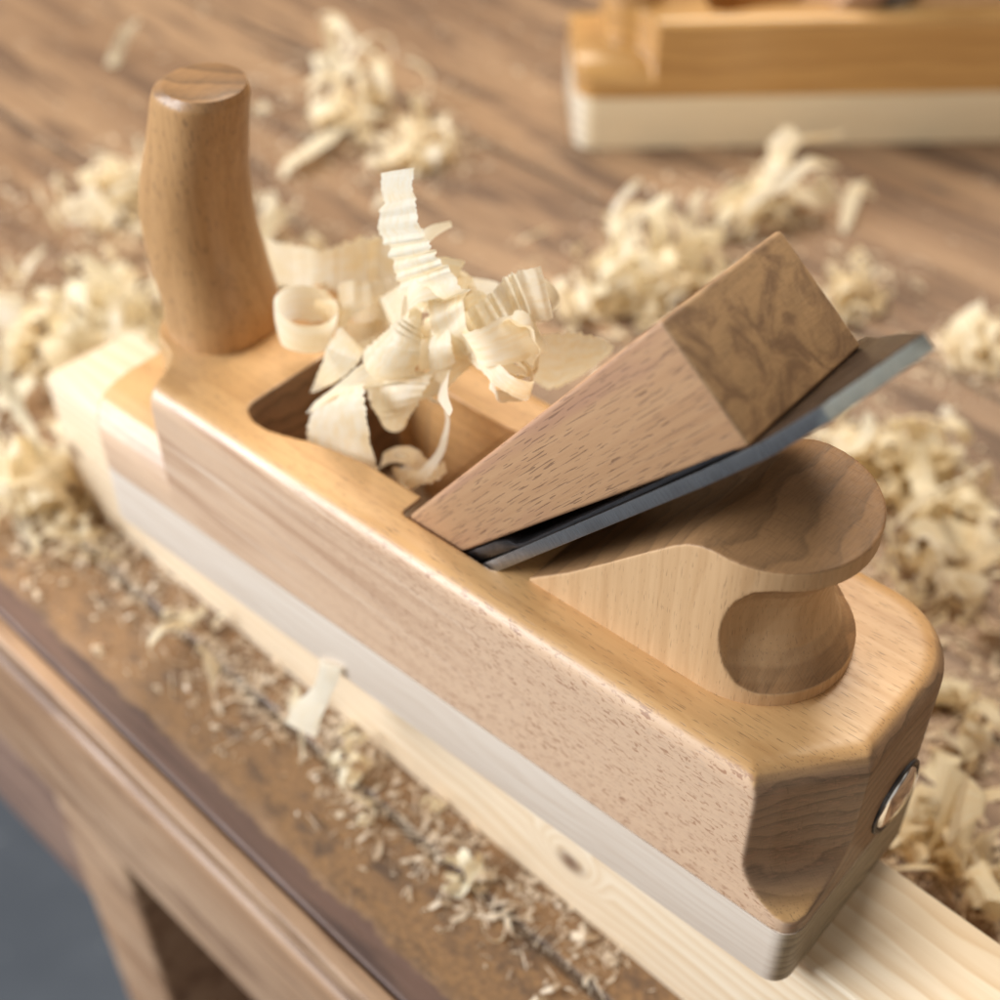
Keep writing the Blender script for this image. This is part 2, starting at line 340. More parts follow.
def plane_body():
    bm = bmbox(0, L, 0, WD, SZ + .012, H)
    nt = lambda e: abs(e.verts[0].co.z - e.verts[1].co.z) > 1e-4 and all(v.co.x < .1 * S and v.co.y < .1 * S for v in e.verts)
    fh = lambda e: abs(e.verts[0].co.z - e.verts[1].co.z) > 1e-4 and all(v.co.x > (L - .1) * S and v.co.y > (WD - .1) * S for v in e.verts)
    bevel(bm, lambda e: abs(e.verts[0].co.z - e.verts[1].co.z) > 1e-4 and not fh(e) and not nt(e), .5, 6); bevel(bm, nt, .95, 8); bevel(bm, fh, 2.1, 14)
    bevel(bm, lambda e: all(v.co.z > (H - .01) * S for v in e.verts), R_, 6)
    base = tomesh('b', bm)
    cut = []
    for (cy, sy) in ((0, -1), (WD, 1)):
        if sy < 0: cut.append(('DIFFERENCE', corner_cutter(L, cy, 1.45, 1.9, 1, sy, HEEL_P)))
        cut.append(('DIFFERENCE', toe_pocket(sy)))
    # throat: escapement with a round front, narrowing to the cheeks, front wall sloping to the mouth
    half = [(6.02, 0.0), (6.02, 1.3), (6.03, 1.9), (6.14, 2.12), (6.40, 2.27), (6.75, 2.33), (7.15, 2.30), (7.6, 2.16), (8.07, 1.98), (8.8, 1.77), (9.6, 1.63), (10.5, 1.58), (12.6, 1.58)]
    out = [(x, CY - h) for x, h in half[1:]] + [(x, CY + h) for x, h in half[1:]][::-1]
    top = [(x, y, 8.0) for x, y in out]
    mid = [(x, y, H) for x, y in out]
    bot = [(7.3 + (x - 6.02) * .30, y, 0.6) for x, y in out]
    k = len(out); vs = top + mid + bot
    fs = [list(range(k))[::-1], list(range(2 * k, 3 * k))] + [[r * k + i, r * k + (i + 1) % k, (r + 1) * k + (i + 1) % k, (r + 1) * k + i] for r in (0, 1) for i in range(k)]
    cut.append(('DIFFERENCE', mesh('c', vs, fs)))
    # slot for iron and wedge
    wt = math.tan(math.radians(53.5)); bt = math.tan(math.radians(48.2))
    def xw(z): return 11.66 + (z - H) / wt
    def xb(z): return 14.50 + (z - H) / bt
    pts = [(xw(8), 0, 8), (xw(.5), 0, .5), (xb(.5), 0, .5), (xb(8), 0, 8)]
    vs, fs = prism(pts, (0, 1, 0), .98, 4.9); cut.append(('DIFFERENCE', mesh('c', vs, fs)))
    pts = [(xb(8) - .75, 0, 8), (xb(.5) - .75, 0, .5), (xb(.5), 0, .5), (xb(8), 0, 8)]
    vs, fs = prism(pts, (0, 1, 0), 1.2, 5.6); cut.append(('DIFFERENCE', mesh('c', vs, fs)))
    return carve('body', base, cut, .055, 3)
def plane_sole():
    bm = bmbox(0, L, 0, WD, 0, SZ)
    nt = lambda e: abs(e.verts[0].co.z - e.verts[1].co.z) > 1e-4 and all(v.co.x < .1 * S and v.co.y < .1 * S for v in e.verts)
    fh = lambda e: abs(e.verts[0].co.z - e.verts[1].co.z) > 1e-4 and all(v.co.x > (L - .1) * S and v.co.y > (WD - .1) * S for v in e.verts)
    bevel(bm, lambda e: abs(e.verts[0].co.z - e.verts[1].co.z) > 1e-4 and not fh(e) and not nt(e), .5, 6); bevel(bm, nt, .95, 8); bevel(bm, fh, 1.5, 10)
    bevel(bm, lambda e: True and all(abs(v.co.z) < 1e-6 for v in e.verts), .06, 2)
    return tomesh('sole', bm, 30)
def loft(name, rings, cap0=True, cap1=True):
    k = len(rings[0]); vs = [v for r in rings for v in r]; fs = []
    for j in range(len(rings) - 1):
        for i in range(k): fs.append([j * k + i, j * k + (i + 1) % k, (j + 1) * k + (i + 1) % k, (j + 1) * k + i])
    if cap0: fs.append(list(range(k))[::-1])
    if cap1: fs.append(list(range((len(rings) - 1) * k, len(rings) * k)))
    return mesh(name, vs, fs, True)
def catmull(P, n):
    out = []; m = len(P)
    for i in range(m - 1):
        p0 = P[max(i - 1, 0)]; p1 = P[i]; p2 = P[i + 1]; p3 = P[min(i + 2, m - 1)]
        for j in range(n):
            u = j / n
            out.append([.5 * (2 * b + (c - a) * u + (2 * a - 5 * b + 4 * c - d) * u * u + (-a + 3 * b - 3 * c + d) * u ** 3) for a, b, c, d in zip(p0, p1, p2, p3)])
    out.append(list(P[-1])); return out
def plane_horn():
    st = [(2.80, 6.25, 1.55), (2.87, 7.0, 1.53), (2.62, 8.1, 1.50), (2.46, 9.3, 1.44), (2.62, 10.7, 1.36), (3.00, 11.9, 1.27), (3.30, 12.85, 1.23), (3.42, 13.2, 1.21), (3.46, 13.32, 1.17)]
    rings = []
    for x, z, r in catmull(st, 4):
        ring = []
        for k in range(64):
            a = 2 * math.pi * k / 64; e = 2.45
            q = (abs(math.cos(a)) ** e + abs(math.sin(a)) ** e) ** (-1 / e)
            wob = 1 + .012 * mnoise.noise(Vector((math.cos(a), math.sin(a), z * .4)))
            sl = .95 if z < 10 else .95 - .018 * (z - 10)
            ring.append((x + r * q * sl * math.cos(a) * wob, CY + r * q * sl * math.sin(a) * wob, z - .05 * math.cos(a)))
        rings.append(ring)
    # hand-cut facet chamfer and flat top
    x, z, r = 3.46, 13.32, 1.17
    for dx, dz, rr in ((.07, .14, 1.0), (.07, .145, .99)):
        rings.append([(x + dx + (rr if math.cos(2 * math.pi * k / 64) < 0 else rr * 1.03) * math.cos(2 * math.pi * k / 64) * .98, CY + .04 + rr * math.sin(2 * math.pi * k / 64) * .98, z + dz) for k in range(64)])
    me = loft('front_horn', rings)
    bm = bmesh.new(); bm.from_mesh(me)
    for e in bm.edges:
        if len(e.link_faces) == 2 and e.calc_face_angle(0) > math.radians(28): e.smooth = False
    bm.to_mesh(me); bm.free(); return me
def plane_rear_handle():
    cx, r = 19.85, 2.03
    pl = [(15.25, CY - r), (cx, CY - r)] + [(cx + r * math.cos(a), CY + r * math.sin(a)) for a in [math.radians(-85 + 5 * i) for i in range(35)]] + [(cx, CY + r), (15.25, CY + r)]
    vs, fs = prism([(x, y, 0) for x, y in pl], (0, 0, 1), H - .04, 12); base = mesh('h', vs, fs)
    pr = [(14.0, H - .3), (15.18, H - .3), (15.22, H + .06), (15.4, H + .20), (16.3, 7.30), (17.33, 8.30), (18.3, 9.27), (18.8, 9.76), (19.1, 10.0), (19.4, 10.14), (19.7, 10.2), (24, 10.2), (24, 13), (14, 13)]
    vs, fs = prism([(x, 0, z) for x, z in pr], (0, 1, 0), -2, 9); c1 = mesh('c', vs, fs)
    rings = []; R0 = r + 1.34 - .66; ax, az = 1.34, 1.76; zc = 8.20; a0 = 58
    N = 28
    def ring(phi, off, sc):
        c = Vector((cx + R0 * math.cos(phi), CY + R0 * math.sin(phi), zc)); rad = Vector((math.cos(phi), math.sin(phi), 0)); tg = Vector((-math.sin(phi), math.cos(phi), 0))
        return [c + tg * off + rad * (ax * sc * math.cos(q)) + Vector((0, 0, az * sc * math.sin(q))) for q in [2 * math.pi * i / N for i in range(N)]]
    for q in (5, 20, 38, 55, 72): rings.append(ring(math.radians(-a0), -1.2 * math.cos(math.radians(q)), math.sin(math.radians(q))))
    for i in range(25): rings.append(ring(math.radians(-a0 + 2 * a0 * i / 24), 0, 1))
    for q in (72, 55, 38, 20, 5): rings.append(ring(math.radians(a0), 1.2 * math.cos(math.radians(q)), math.sin(math.radians(q))))
    c2 = loft('c', rings)
    return carve('rear_handle', base, [('DIFFERENCE', c1), ('DIFFERENCE', c2)], .035, 3)
def plane_wedge():
    # side profile in x-z at the near face, width 3.7 cm
    y0, y1 = 1.05, 4.78
    A = (18.18, 14.9); E = (20.22, 13.22); u = (11.86, 6.36); l = (13.56, 6.29)
    def ext(p, q, z): k = (z - p[1]) / (q[1] - p[1]); return (p[0] + (q[0] - p[0]) * k, z)
    a0 = ext(u, A, 2.6); l0 = ext(l, E, 2.6)
    pts = [a0, l0, E, A]
    vs, fs = prism([(x, 0, z) for x, z in pts], (0, 1, 0), y0, y1)
    me = mesh('wedge', vs, fs); bm = bmesh.new(); bm.from_mesh(me)
    bmesh.ops.bevel(bm, geom=[e for e in bm.edges if (Vector((0, 0, 0)) + sum((v.co for v in e.verts), Vector()) / 2).z > .06], offset=.10 * S, segments=3, profile=.5, affect='EDGES')
    return tomesh('wedge', bm, 35)
def poly_at(P, x):
    for (a, b) in zip(P, P[1:]):
        if x <= b[0]: k = (x - a[0]) / (b[0] - a[0]); return a[1] + (b[1] - a[1]) * k
    a, b = P[-2], P[-1]; k = (x - a[0]) / (b[0] - a[0]); return a[1] + (b[1] - a[1]) * k
IRON = [(9.2, .42), (14.13, 6.32), (17.0, 9.55), (19.33, 12.18), (20.43, 13.48), (21.42, 14.85), (22.4, 16.1)]
def plate(name, prof, y0, y1, umax, th, nu=60, ny=24):
    """steel plate: prof is its upper line in x-z, umax(y) its end, th(x) its thickness"""
    vs = []
    for side in (0, 1):
        for j in range(ny + 1):
            y = y0 + (y1 - y0) * j / ny; xm = umax(y)
            for i in range(nu + 1):
                x = prof[0][0] + (xm - prof[0][0]) * i / nu; z = poly_at(prof, x)
                if side: h = th(x); x, z = x + h * .75, z - h * .66
                vs.append((x, y, z))
    n1 = nu + 1; o = (ny + 1) * n1; fs = []
    for j in range(ny):
        for i in range(nu):
            a = j * n1 + i; fs.append([a, a + 1, a + n1 + 1, a + n1]); fs.append([o + a, o + a + n1, o + a + n1 + 1, o + a + 1])
    for i in range(nu):
        fs.append([i, o + i, o + i + 1, i + 1]); a = ny * n1 + i; fs.append([a, a + 1, o + a + 1, o + a])
    for j in range(ny):
        a = j * n1; fs.append([a, a + n1, o + a + n1, o + a]); a = j * n1 + nu; fs.append([a, o + a, o + a + n1, a + n1])
    me = mesh(name, vs, fs); bm = bmesh.new(); bm.from_mesh(me)
    sharp = [e for e in bm.edges if len(e.link_faces) == 2 and e.calc_face_angle(0) > math.radians(50)]
    bmesh.ops.bevel(bm, geom=sharp, offset=.02 * S, segments=2, profile=.5, affect='EDGES')
    return tomesh(name, bm, 30)
def iron_end(y):
    P = [(.9, 21.30), (2.25, 22.22), (2.35, 22.24), (5.2, 20.15), (5.6, 19.85)]
    return poly_at(P, y)
def plane_button():
    rings = []
    for rr, h in ((.80, -.1), (.80, .05), (.76, .10), (.68, .145), (.56, .185), (.42, .215), (.26, .235), (.12, .243), (.03, .245)):
        rings.append([(L - .02 + h, 3.92 + rr * math.cos(a), 3.02 + rr * math.sin(a)) for a in [2 * math.pi * i / 48 for i in range(48)]])
    return loft('striking_button', rings)

def button_rim():
    prof = [(.95, -.1), (.95, .05), (.93, .085), (.89, .10), (.85, .085), (.83, .04), (.79, .0), (.79, -.1)]
    return loft('rim', [[(L - .02 + h, 3.92 + rr * math.cos(a), 3.02 + rr * math.sin(a)) for a in [2 * math.pi * i / 56 for i in range(56)]] for rr, h in prof])
def build_plane():
    root = empty('hand_plane', (0, 0, ZB))
    tag(root, 'wooden hand plane in the foreground with steel iron and wedge, resting on the pine batten', 'hand plane', 'wooden hand planes')
    obj('body', plane_body(), M_BODY, root)
    obj('sole', plane_sole(), M_SOLE, root)
    obj('front_horn', plane_horn(), M_HORN, root)
    obj('rear_handle', plane_rear_handle(), M_HANDLE, root)
    obj('wedge', plane_wedge(), M_WEDGE, root)
    obj('iron', plate('iron', IRON, 1.0, 5.5, iron_end, lambda x: .30), M_STEEL, root)
    CB = [(11.4, 3.55), (13.62, 6.30), (14.4, 7.12), (14.75, 7.40), (15.0, 7.44), (15.3, 7.72), (20.6, 13.85)]
    obj('chip_breaker', plate('chip_breaker', CB, 1.06, 4.7, lambda y: 19.9, lambda x: .30 if x < 14.6 else (.30 - (x - 14.6) * .5 if x < 15.0 else .10), nu=90), M_STEELD, root)
    sb = obj('striking_button', plane_button(), M_CHROME, root); obj('rim', button_rim(), M_STEELD, sb)
    return root
plane = build_plane()

# the second plane, further back on the bench, with a thicker cream sole and darker varnish
p2 = empty('hand_plane', (-8.5, 33.1, 0.01), math.radians(42.6))
tag(p2, 'orange varnished hand plane with cream sole standing blurred at the back of the bench', 'hand plane', 'wooden hand planes')
S2 = 2.62
for c in list(plane.children):
    n = c.copy(); COL.objects.link(n); n.parent = p2
    for g in c.children:
        g2 = g.copy(); COL.objects.link(g2); g2.parent = n
    base = c.name.split('.')[0]
    if base in ('body', 'sole'):
        n.data = c.data.copy()
        for v in n.data.vertices:
            z = v.co.z / S
            v.co.z = (z * S2 / SZ if base == 'sole' else S2 + (z - SZ) * (H - S2) / (H - SZ)) * S
        n.data.materials.clear(); n.data.materials.append(M_BODY2 if base == 'body' else M_SOLE2)

# ---------------------------------------------------------------- shavings
HERO = {
 'twist': (0.020, [(7.81,3.00,8.69,8.59,3.00,8.36), (7.80,2.60,8.35,8.79,2.60,8.33), (7.49,2.50,7.55,8.27,2.50,7.64), (6.87,2.60,6.37,7.23,2.60,6.63)]),
 'strip': (0.015, [(7.99,2.30,7.06,9.33,2.30,8.16), (7.79,1.85,6.79,9.71,1.85,8.13), (7.60,1.75,5.94,9.87,1.75,7.37), (7.02,2.10,4.17,9.71,2.10,5.70)]),
 'fold': (0.010, [(7.60,1.80,6.59,8.57,1.80,7.58), (8.38,2.20,7.69,8.93,2.20,7.77), (9.28,2.60,8.64,9.55,2.60,7.94), (10.03,2.90,8.67,10.22,2.90,8.17)]),
 'cone': (0.000, [(10.06,3.30,10.11,10.31,3.30,10.12), (9.82,3.00,9.83,10.54,3.00,9.73), (9.40,2.80,9.28,10.68,2.80,9.40), (8.62,2.90,8.37,10.37,2.90,8.55)]),
 'tongue': (0.015, [(8.37,3.10,7.08,10.73,3.10,8.73), (8.90,2.80,7.04,10.77,2.80,8.35), (9.28,2.70,6.74,10.33,2.70,7.44), (9.15,3.00,6.22,9.79,3.00,6.57), (8.71,3.50,5.98,9.30,3.50,6.37)]),
 'sash': (0.020, [(10.16,3.00,8.26,10.12,3.00,7.57), (10.74,3.10,8.85,10.96,3.10,8.20), (11.20,3.40,9.28,11.40,3.40,8.84), (11.49,3.80,9.62,11.72,3.80,9.28)]),
 'ring': (0.010, [(11.14,3.70,9.16,11.52,3.70,9.58), (12.20,3.20,9.42,12.61,3.20,9.92), (12.99,3.00,9.45,13.36,3.00,9.98), (13.31,3.40,9.09,13.53,3.40,9.77), (12.98,4.00,9.01,12.83,4.00,9.50), (12.11,4.40,9.30,11.93,4.40,9.55), (11.33,4.60,8.97,11.14,4.60,9.17)]),
 'pleat_up': (0.070, [(8.66,3.90,12.77,9.66,3.90,13.28), (8.73,3.80,12.17,9.75,3.80,12.67), (8.78,3.60,11.55,10.03,3.60,12.22), (9.13,3.50,11.22,10.40,3.50,11.92), (9.29,3.50,10.75,10.63,3.50,11.66), (9.50,3.50,10.24,11.09,3.50,11.44), (10.17,3.50,9.94,11.55,3.50,11.13)]),
 'pleat_right': (0.075, [(11.13,3.40,9.84,11.66,3.40,9.31), (11.39,3.60,10.46,11.97,3.60,9.69), (11.60,3.90,10.72,12.18,3.90,10.02), (11.75,4.20,10.95,12.34,4.20,10.20), (11.90,4.50,11.23,12.43,4.50,10.18), (12.50,4.80,11.55,12.90,4.80,10.30)]),
 'back_band': (0.070, [(0.68,6.60,6.37,0.40,6.60,4.79), (1.99,6.70,6.61,1.80,6.70,5.02), (3.50,6.50,7.23,3.28,6.50,5.53), (4.44,6.60,7.90,4.17,6.60,5.40), (5.44,6.70,8.40,4.94,6.70,5.37), (6.42,6.60,8.56,6.25,6.60,6.19)]),
 'leaf': (0.020, [(11.16,5.00,8.71,11.48,5.00,8.57), (12.02,5.30,9.14,11.73,5.30,7.86), (12.76,5.70,9.36,12.22,5.70,7.41), (13.35,6.00,9.33,12.94,6.00,8.06), (13.61,6.20,9.11,13.46,6.20,8.75)]),
 'far_band': (0.030, [(7.49,5.80,8.95,7.50,5.80,8.10), (8.33,6.00,9.10,8.30,6.00,8.30), (9.15,6.20,9.06,9.00,6.20,8.27), (10.04,6.30,9.17,9.84,6.30,8.55), (10.91,6.40,9.40,10.60,6.40,8.90)]),
 'thin': (0.020, [(10.14,3.40,7.64,10.33,3.40,7.49), (10.85,3.20,7.84,11.07,3.20,7.71), (11.05,3.10,7.30,11.25,3.10,7.41), (10.88,3.00,6.48,11.07,3.00,6.44), (10.46,2.80,5.73,10.72,2.80,5.62), (9.82,2.70,4.94,10.09,2.70,4.83)]),
 'inner_fold': (0.060, [(9.67,3.90,9.83,10.27,3.90,9.26), (10.33,3.60,9.88,11.02,3.60,9.36), (10.81,3.50,9.60,11.32,3.50,9.14), (10.53,3.60,8.74,11.46,3.60,8.81)]),
 'white_fold': (0.030, [(10.00,3.70,9.58,10.68,3.70,10.07), (10.09,3.40,9.02,10.60,3.40,9.13), (10.08,3.30,8.27,10.74,3.30,8.73)]),
 'mid_crumple': (0.090, [(9.81,4.10,10.06,11.06,4.10,10.36), (10.36,4.00,9.76,11.74,4.00,10.24), (10.97,3.90,9.59,12.12,3.90,9.87), (11.42,4.00,9.13,12.39,4.00,9.61)]),
 'mid_band': (0.060, [(7.57,4.60,8.47,7.93,4.60,7.72), (8.42,4.50,9.36,8.69,4.50,8.45), (9.37,4.40,9.99,9.49,4.40,9.18), (10.33,4.40,10.28,10.39,4.40,9.38)]),
 'throat_a': (0.040, [(8.51,3.20,4.30,8.79,3.20,5.08), (9.06,3.30,4.83,9.36,3.30,5.55), (9.67,3.30,4.98,9.99,3.30,5.71), (10.38,3.00,5.27,10.69,3.00,5.92)]),
 'throat_b': (0.050, [(9.86,2.60,5.11,9.69,2.60,5.54), (10.15,2.80,5.00,10.11,2.80,5.52), (10.59,3.00,5.26,10.68,3.00,5.78), (10.95,3.20,5.61,10.90,3.20,5.97)]),
 'hang': (0.020, [(9.23,-0.12,0.23,10.13,-0.12,0.61), (9.04,-0.25,-0.80,9.79,-0.25,-0.61), (8.43,-0.50,-1.91,9.51,-0.50,-1.54), (8.11,-0.70,-2.79,9.36,-0.70,-2.44)]),
 'fill_a': (0.080, [(9.80,4.30,9.78,10.10,4.30,9.24), (10.81,3.90,10.36,10.97,3.90,9.59), (11.39,4.00,10.79,11.56,4.00,9.99), (11.78,4.30,10.59,11.84,4.30,9.79)]),
 'fill_b': (0.050, [(10.86,3.50,9.99,11.01,3.50,9.22), (11.59,3.30,10.23,11.87,3.30,9.54), (12.12,3.50,10.16,12.23,3.50,9.43), (12.24,3.90,10.10,12.48,3.90,9.60)]),
 'fill_c': (0.020, [(10.54,3.30,9.72,11.11,3.30,10.11), (10.74,3.00,9.43,11.49,3.00,9.92), (10.64,3.20,8.62,11.41,3.20,9.31)]),
 'fill_d': (0.060, [(5.56,5.40,7.11,5.53,5.40,6.11), (6.64,5.20,7.84,6.68,5.20,6.65), (7.73,5.00,8.33,7.80,5.00,7.44)]),
}
HELIX = [
 ((6.16,3.40,7.80), (0.15, 0.1, 1), 0.86, 1.05, 1.15, 0.15, 0.40),
 ((11.22,3.90,9.86), (0.3, 0.9, 0.3), 0.62, 0.75, 1.50, 0.50, 1.00),
 ((12.01,4.20,9.93), (0.9, 0.2, -0.3), 0.55, 0.65, 1.60, 0.70, 2.00),
 ((12.48,4.00,9.66), (0.2, 0.8, 0.5), 0.60, 0.60, 1.30, 0.40, 3.00),
 ((10.00,4.00,10.70), (0.6, 0.4, 0.8), 0.48, 0.55, 1.60, 0.60, 4.00),
 ((6.86,4.80,7.48), (0.8, 0.5, 0.1), 0.62, 0.60, 1.40, 0.60, 5.00),
 ((11.18,3.30,8.78), (0.2, 0.4, 0.9), 0.50, 0.55, 1.30, 0.50, 0.50),
 ((12.56,3.80,9.08), (0.1, 0.9, 0.2), 0.40, 0.40, 1.40, 0.30, 1.50),
 ((10.12,4.10,9.98), (0.5, 0.1, 0.8), 0.42, 0.50, 1.80, 0.90, 2.50),
 ((9.54,3.20,5.18), (0.9, 0.3, 0.1), 0.42, 0.40, 1.50, 0.50, 3.50),
 ((12.11,4.60,10.03), (0.8, 0.5, -0.4), 0.40, 0.35, 2.60, 1.60, 4.50),
 ((5.25,5.40,5.98), (0.7, 0.7, 0.1), 0.50, 0.55, 1.30, 0.50, 0.20),
]

def ribbon_mesh(name, L_, R_2, bulge=0.0, rag=.0, nw=5, thick=0.012, seed=0):
    """ribbon between two edge polylines, given a real thickness"""
    rnd = random.Random(seed); n = len(L_); vs = []; uv = []
    P = [[None] * (nw + 1) for _ in range(n)]
    for i in range(n):
        a = Vector(L_[i]); b = Vector(R_2[i])
        t = (Vector(L_[min(i + 1, n - 1)]) - Vector(L_[max(i - 1, 0)])); w = b - a; nn = t.cross(w)
        nn = nn.normalized() if nn.length > 1e-6 else Vector((0, 0, 1))
        fe = rag * .55
        ja = mnoise.noise(Vector((i * .35, seed, 0))) * rag + rnd.uniform(-fe, fe) * (1 if rnd.random() < .45 else .15)
        jb = mnoise.noise(Vector((i * .35, seed, 9))) * rag + rnd.uniform(-fe, fe) * (1 if rnd.random() < .45 else .15)
        for j in range(nw + 1):
            u = j / nw; uu = u + (1 - u) * ja + u * jb
            P[i][j] = a + w * uu + nn * (bulge * 4 * u * (1 - u) * w.length)
            uv.append((u, i * .18))
    flat = [P[i][j] for i in range(n) for j in range(nw + 1)]
    me = bpy.data.meshes.new(name)
    fs = [[i * (nw + 1) + j, i * (nw + 1) + j + 1, (i + 1) * (nw + 1) + j + 1, (i + 1) * (nw + 1) + j] for i in range(n - 1) for j in range(nw)]
    me.from_pydata([tuple(v * S) for v in flat], [], fs)
    ul = me.uv_layers.new(name='UVMap')
    for lo in me.loops: ul.data[lo.index].uv = uv[lo.vertex_index]
    me.polygons.foreach_set('use_smooth', [True] * len(me.polygons)); me.update()
    return me
HL = {
 'twist': 'short twisted shaving hanging from the rolled loop beside the horn',
 'strip': 'broad flat shaving strip hanging over the near cheek into the throat',
 'fold': 'folded bright edge of shaving lying across the throat above the hanging strip',
 'cone': 'cone-shaped rolled shaving pointing up in the middle of the pile',
 'tongue': 'rounded tongue of shaving drooping into the dark throat',
 'sash': 'narrow sash of shaving rising right from the drooping tongue',
 'ring': 'open ring of shaving resting at the right of the pile by the far cheek',
 'pleat_up': 'tall pleated shaving standing upright, highest point of the pile',
 'pleat_right': 'pleated shaving with square torn end pointing right',
 'back_band': 'wide crinkled shaving band lying behind the horn on the far side of the plane',
 'leaf': 'leaf-shaped yellowish shaving at the right, just behind the wedge',
 'far_band': 'pale shaving band at the back of the pile, behind the pleated one',
 'thin': 'thin narrow curl of shaving bending down inside the throat',
 'inner_fold': 'crumpled inner shaving between the cone and the tall pleated one',
 'white_fold': 'small white folded shaving right of the cone',
 'mid_crumple': 'crumpled shaving in the centre of the pile under the pleats',
 'mid_band': 'crinkled shaving band behind the cone',
 'fill_a': 'crinkled fold of shaving under the square torn end of the pleated one',
 'fill_b': 'crinkled shaving between the white fold and the open ring',
 'fill_c': 'short pale shaving tucked between the cone and the sash',
 'fill_d': 'crinkled shaving on the far edge of the throat behind the cone',
 'throat_a': 'upper scrap of shaving lying deep in the throat',
 'throat_b': 'lower scrap of shaving lying deep in the throat against the wedge',
 'hang': 'loose white shaving hanging from the side of the sole over the batten',
}
for k, (name, (cr, st)) in enumerate(HERO.items()):
    fine = catmull([list(s) for s in st], 16); Ls = []; Rs = []
    for i, s in enumerate(fine):
        a = Vector(s[:3]); b = Vector(s[3:])
        nx = fine[min(i + 1, len(fine) - 1)]; pv = fine[max(i - 1, 0)]
        t = (Vector(nx[:3]) - Vector(pv[:3]) + Vector(nx[3:]) - Vector(pv[3:])); nn = t.cross(b - a)
        nn = nn.normalized() if nn.length > 1e-5 else Vector((0, 0, 1))
        ph = i * 1.15 + 1.5 * mnoise.noise(Vector((i * .12, k, 0)))
        big = cr > .04; wob = mnoise.noise(Vector((i * .08, k * 3.3, 4)))
        ph = i * (.62 if big else .3) + 5.0 * mnoise.noise(Vector((i * .06, k, 0)))
        u_ = i / len(fine); env = min(1, max(.12, abs(mnoise.noise(Vector((i * .045, k * 2.1, 8)))) * 3.2)) * (min(1, .15 + u_ * 2.2) if 'pleat' in name else 1)
        amp = cr * env if big else 0.0
        d = amp * math.sin(ph) + .09 * wob + .02 * mnoise.noise(Vector((i * .5, k, 2)))
        d2 = amp * .9 * math.sin(ph + 2.2 * mnoise.noise(Vector((i * .08, 7, k)))) + .09 * mnoise.noise(Vector((i * .08, k * 3.3 + 1.2, 4)))
        Ls.append(a + nn * d); Rs.append(b + nn * d2)
    org = (sum(Ls, Vector()) + sum(Rs, Vector())) / (2 * len(Ls)); org.z = min(v.z for v in Ls + Rs)
    me = ribbon_mesh('wood_shaving', [v - org for v in Ls], [v - org for v in Rs], bulge={'cone': .28, 'tongue': .15, 'loop': .04, 'leaf': -.08}.get(name, .03), rag=.05, nw=8, seed=k)
    o = obj('wood_shaving', me, M_SHAVE, None, org + Vector((0, 0, ZB)))
    tag(o, HL[name], 'shaving', 'fresh shavings piled in and on the plane')

def curl(rnd, size, width, tight, length, crinkle=0.0):
    """one plane shaving: a thin ribbon whose curvature changes along it while it drifts sideways like a helix"""
    x = z = q = 0.0; n = max(12, int(length / .10)); ds = length / n
    style = rnd.random(); drift = rnd.uniform(.15, .6) * rnd.choice((-1, 1)); th = rnd.uniform(-.5, .5); ph = rnd.uniform(0, 99)
    k0 = 1 / size; tw = rnd.uniform(-.7, .7); Ls = []; Rs = []
    for i in range(n + 1):
        s = i / n; nz = mnoise.noise(Vector((s * length * .5, ph, 0)))
        if style < .45: kk = k0 * (.9 + .5 * s + .8 * nz)                    # spring curl
        elif style < .75: kk = k0 * (.15 + 1.5 * s * s + 1.3 * nz)           # flat start, rolled end
        else: kk = k0 * 1.6 * nz                                             # wavy strip
        th += kk * ds; x += math.cos(th) * ds; z += math.sin(th) * ds; q += drift * ds
        w = width * (.85 + .5 * mnoise.noise(Vector((s * length, ph, 5)))) * min(1, .25 + 3 * min(s, 1 - s))
        d = crinkle * math.sin(i * 1.3 + ph + 2 * nz)
        c = Vector((x - d * math.sin(th), q, z + d * math.cos(th))); a = tw * math.sin(s * 3 + ph) * 1.2
        wv = Vector((math.sin(a) * math.cos(th), math.cos(a), math.sin(a) * math.sin(th))) * w * .5
        Ls.append(c - wv); Rs.append(c + wv)
    return Ls, Rs
def helix(c, ax, r, w, turns, pitch, a0):
    ax = Vector(ax).normalized(); e1 = ax.orthogonal().normalized(); e2 = ax.cross(e1); Ls = []; Rs = []; n = max(20, int(turns * 26))
    for i in range(n + 1):
        s = i / n; a = a0 + s * turns * 6.283; rr = r * (1 - .28 * s + .08 * mnoise.noise(Vector((s * 4, r * 9, a0))))
        p = Vector(c) + e1 * rr * math.cos(a) + e2 * rr * math.sin(a) + ax * pitch * (s - .5)
        ww = w * min(1, .3 + 5 * min(s, 1 - s)) * (1 + .25 * mnoise.noise(Vector((s * 5, a0, 3)))); tl = .18 * math.sin(3 * s + a0)
        d = (ax + (e1 * math.cos(a) + e2 * math.sin(a)) * tl).normalized() * ww * .5
        Ls.append(p - d); Rs.append(p + d)
    return Ls, Rs
def place(Ls, Rs, x, y, zrest, rnd, tilt=1.0):
    R = Matrix.Rotation(rnd.uniform(0, 6.283), 3, 'Z') @ Matrix.Rotation(rnd.gauss(0, .45) * tilt, 3, 'X') @ Matrix.Rotation(rnd.uniform(0, 6.283), 3, 'Y')
    P = [R @ v for v in Ls]; Q = [R @ v for v in Rs]; c = sum(P + Q, Vector()) / (2 * len(P)); mz = min(v.z for v in P + Q)
    o = Vector((c.x, c.y, mz)); return [v - o for v in P], [v - o for v in Q], Vector((x, y, zrest))
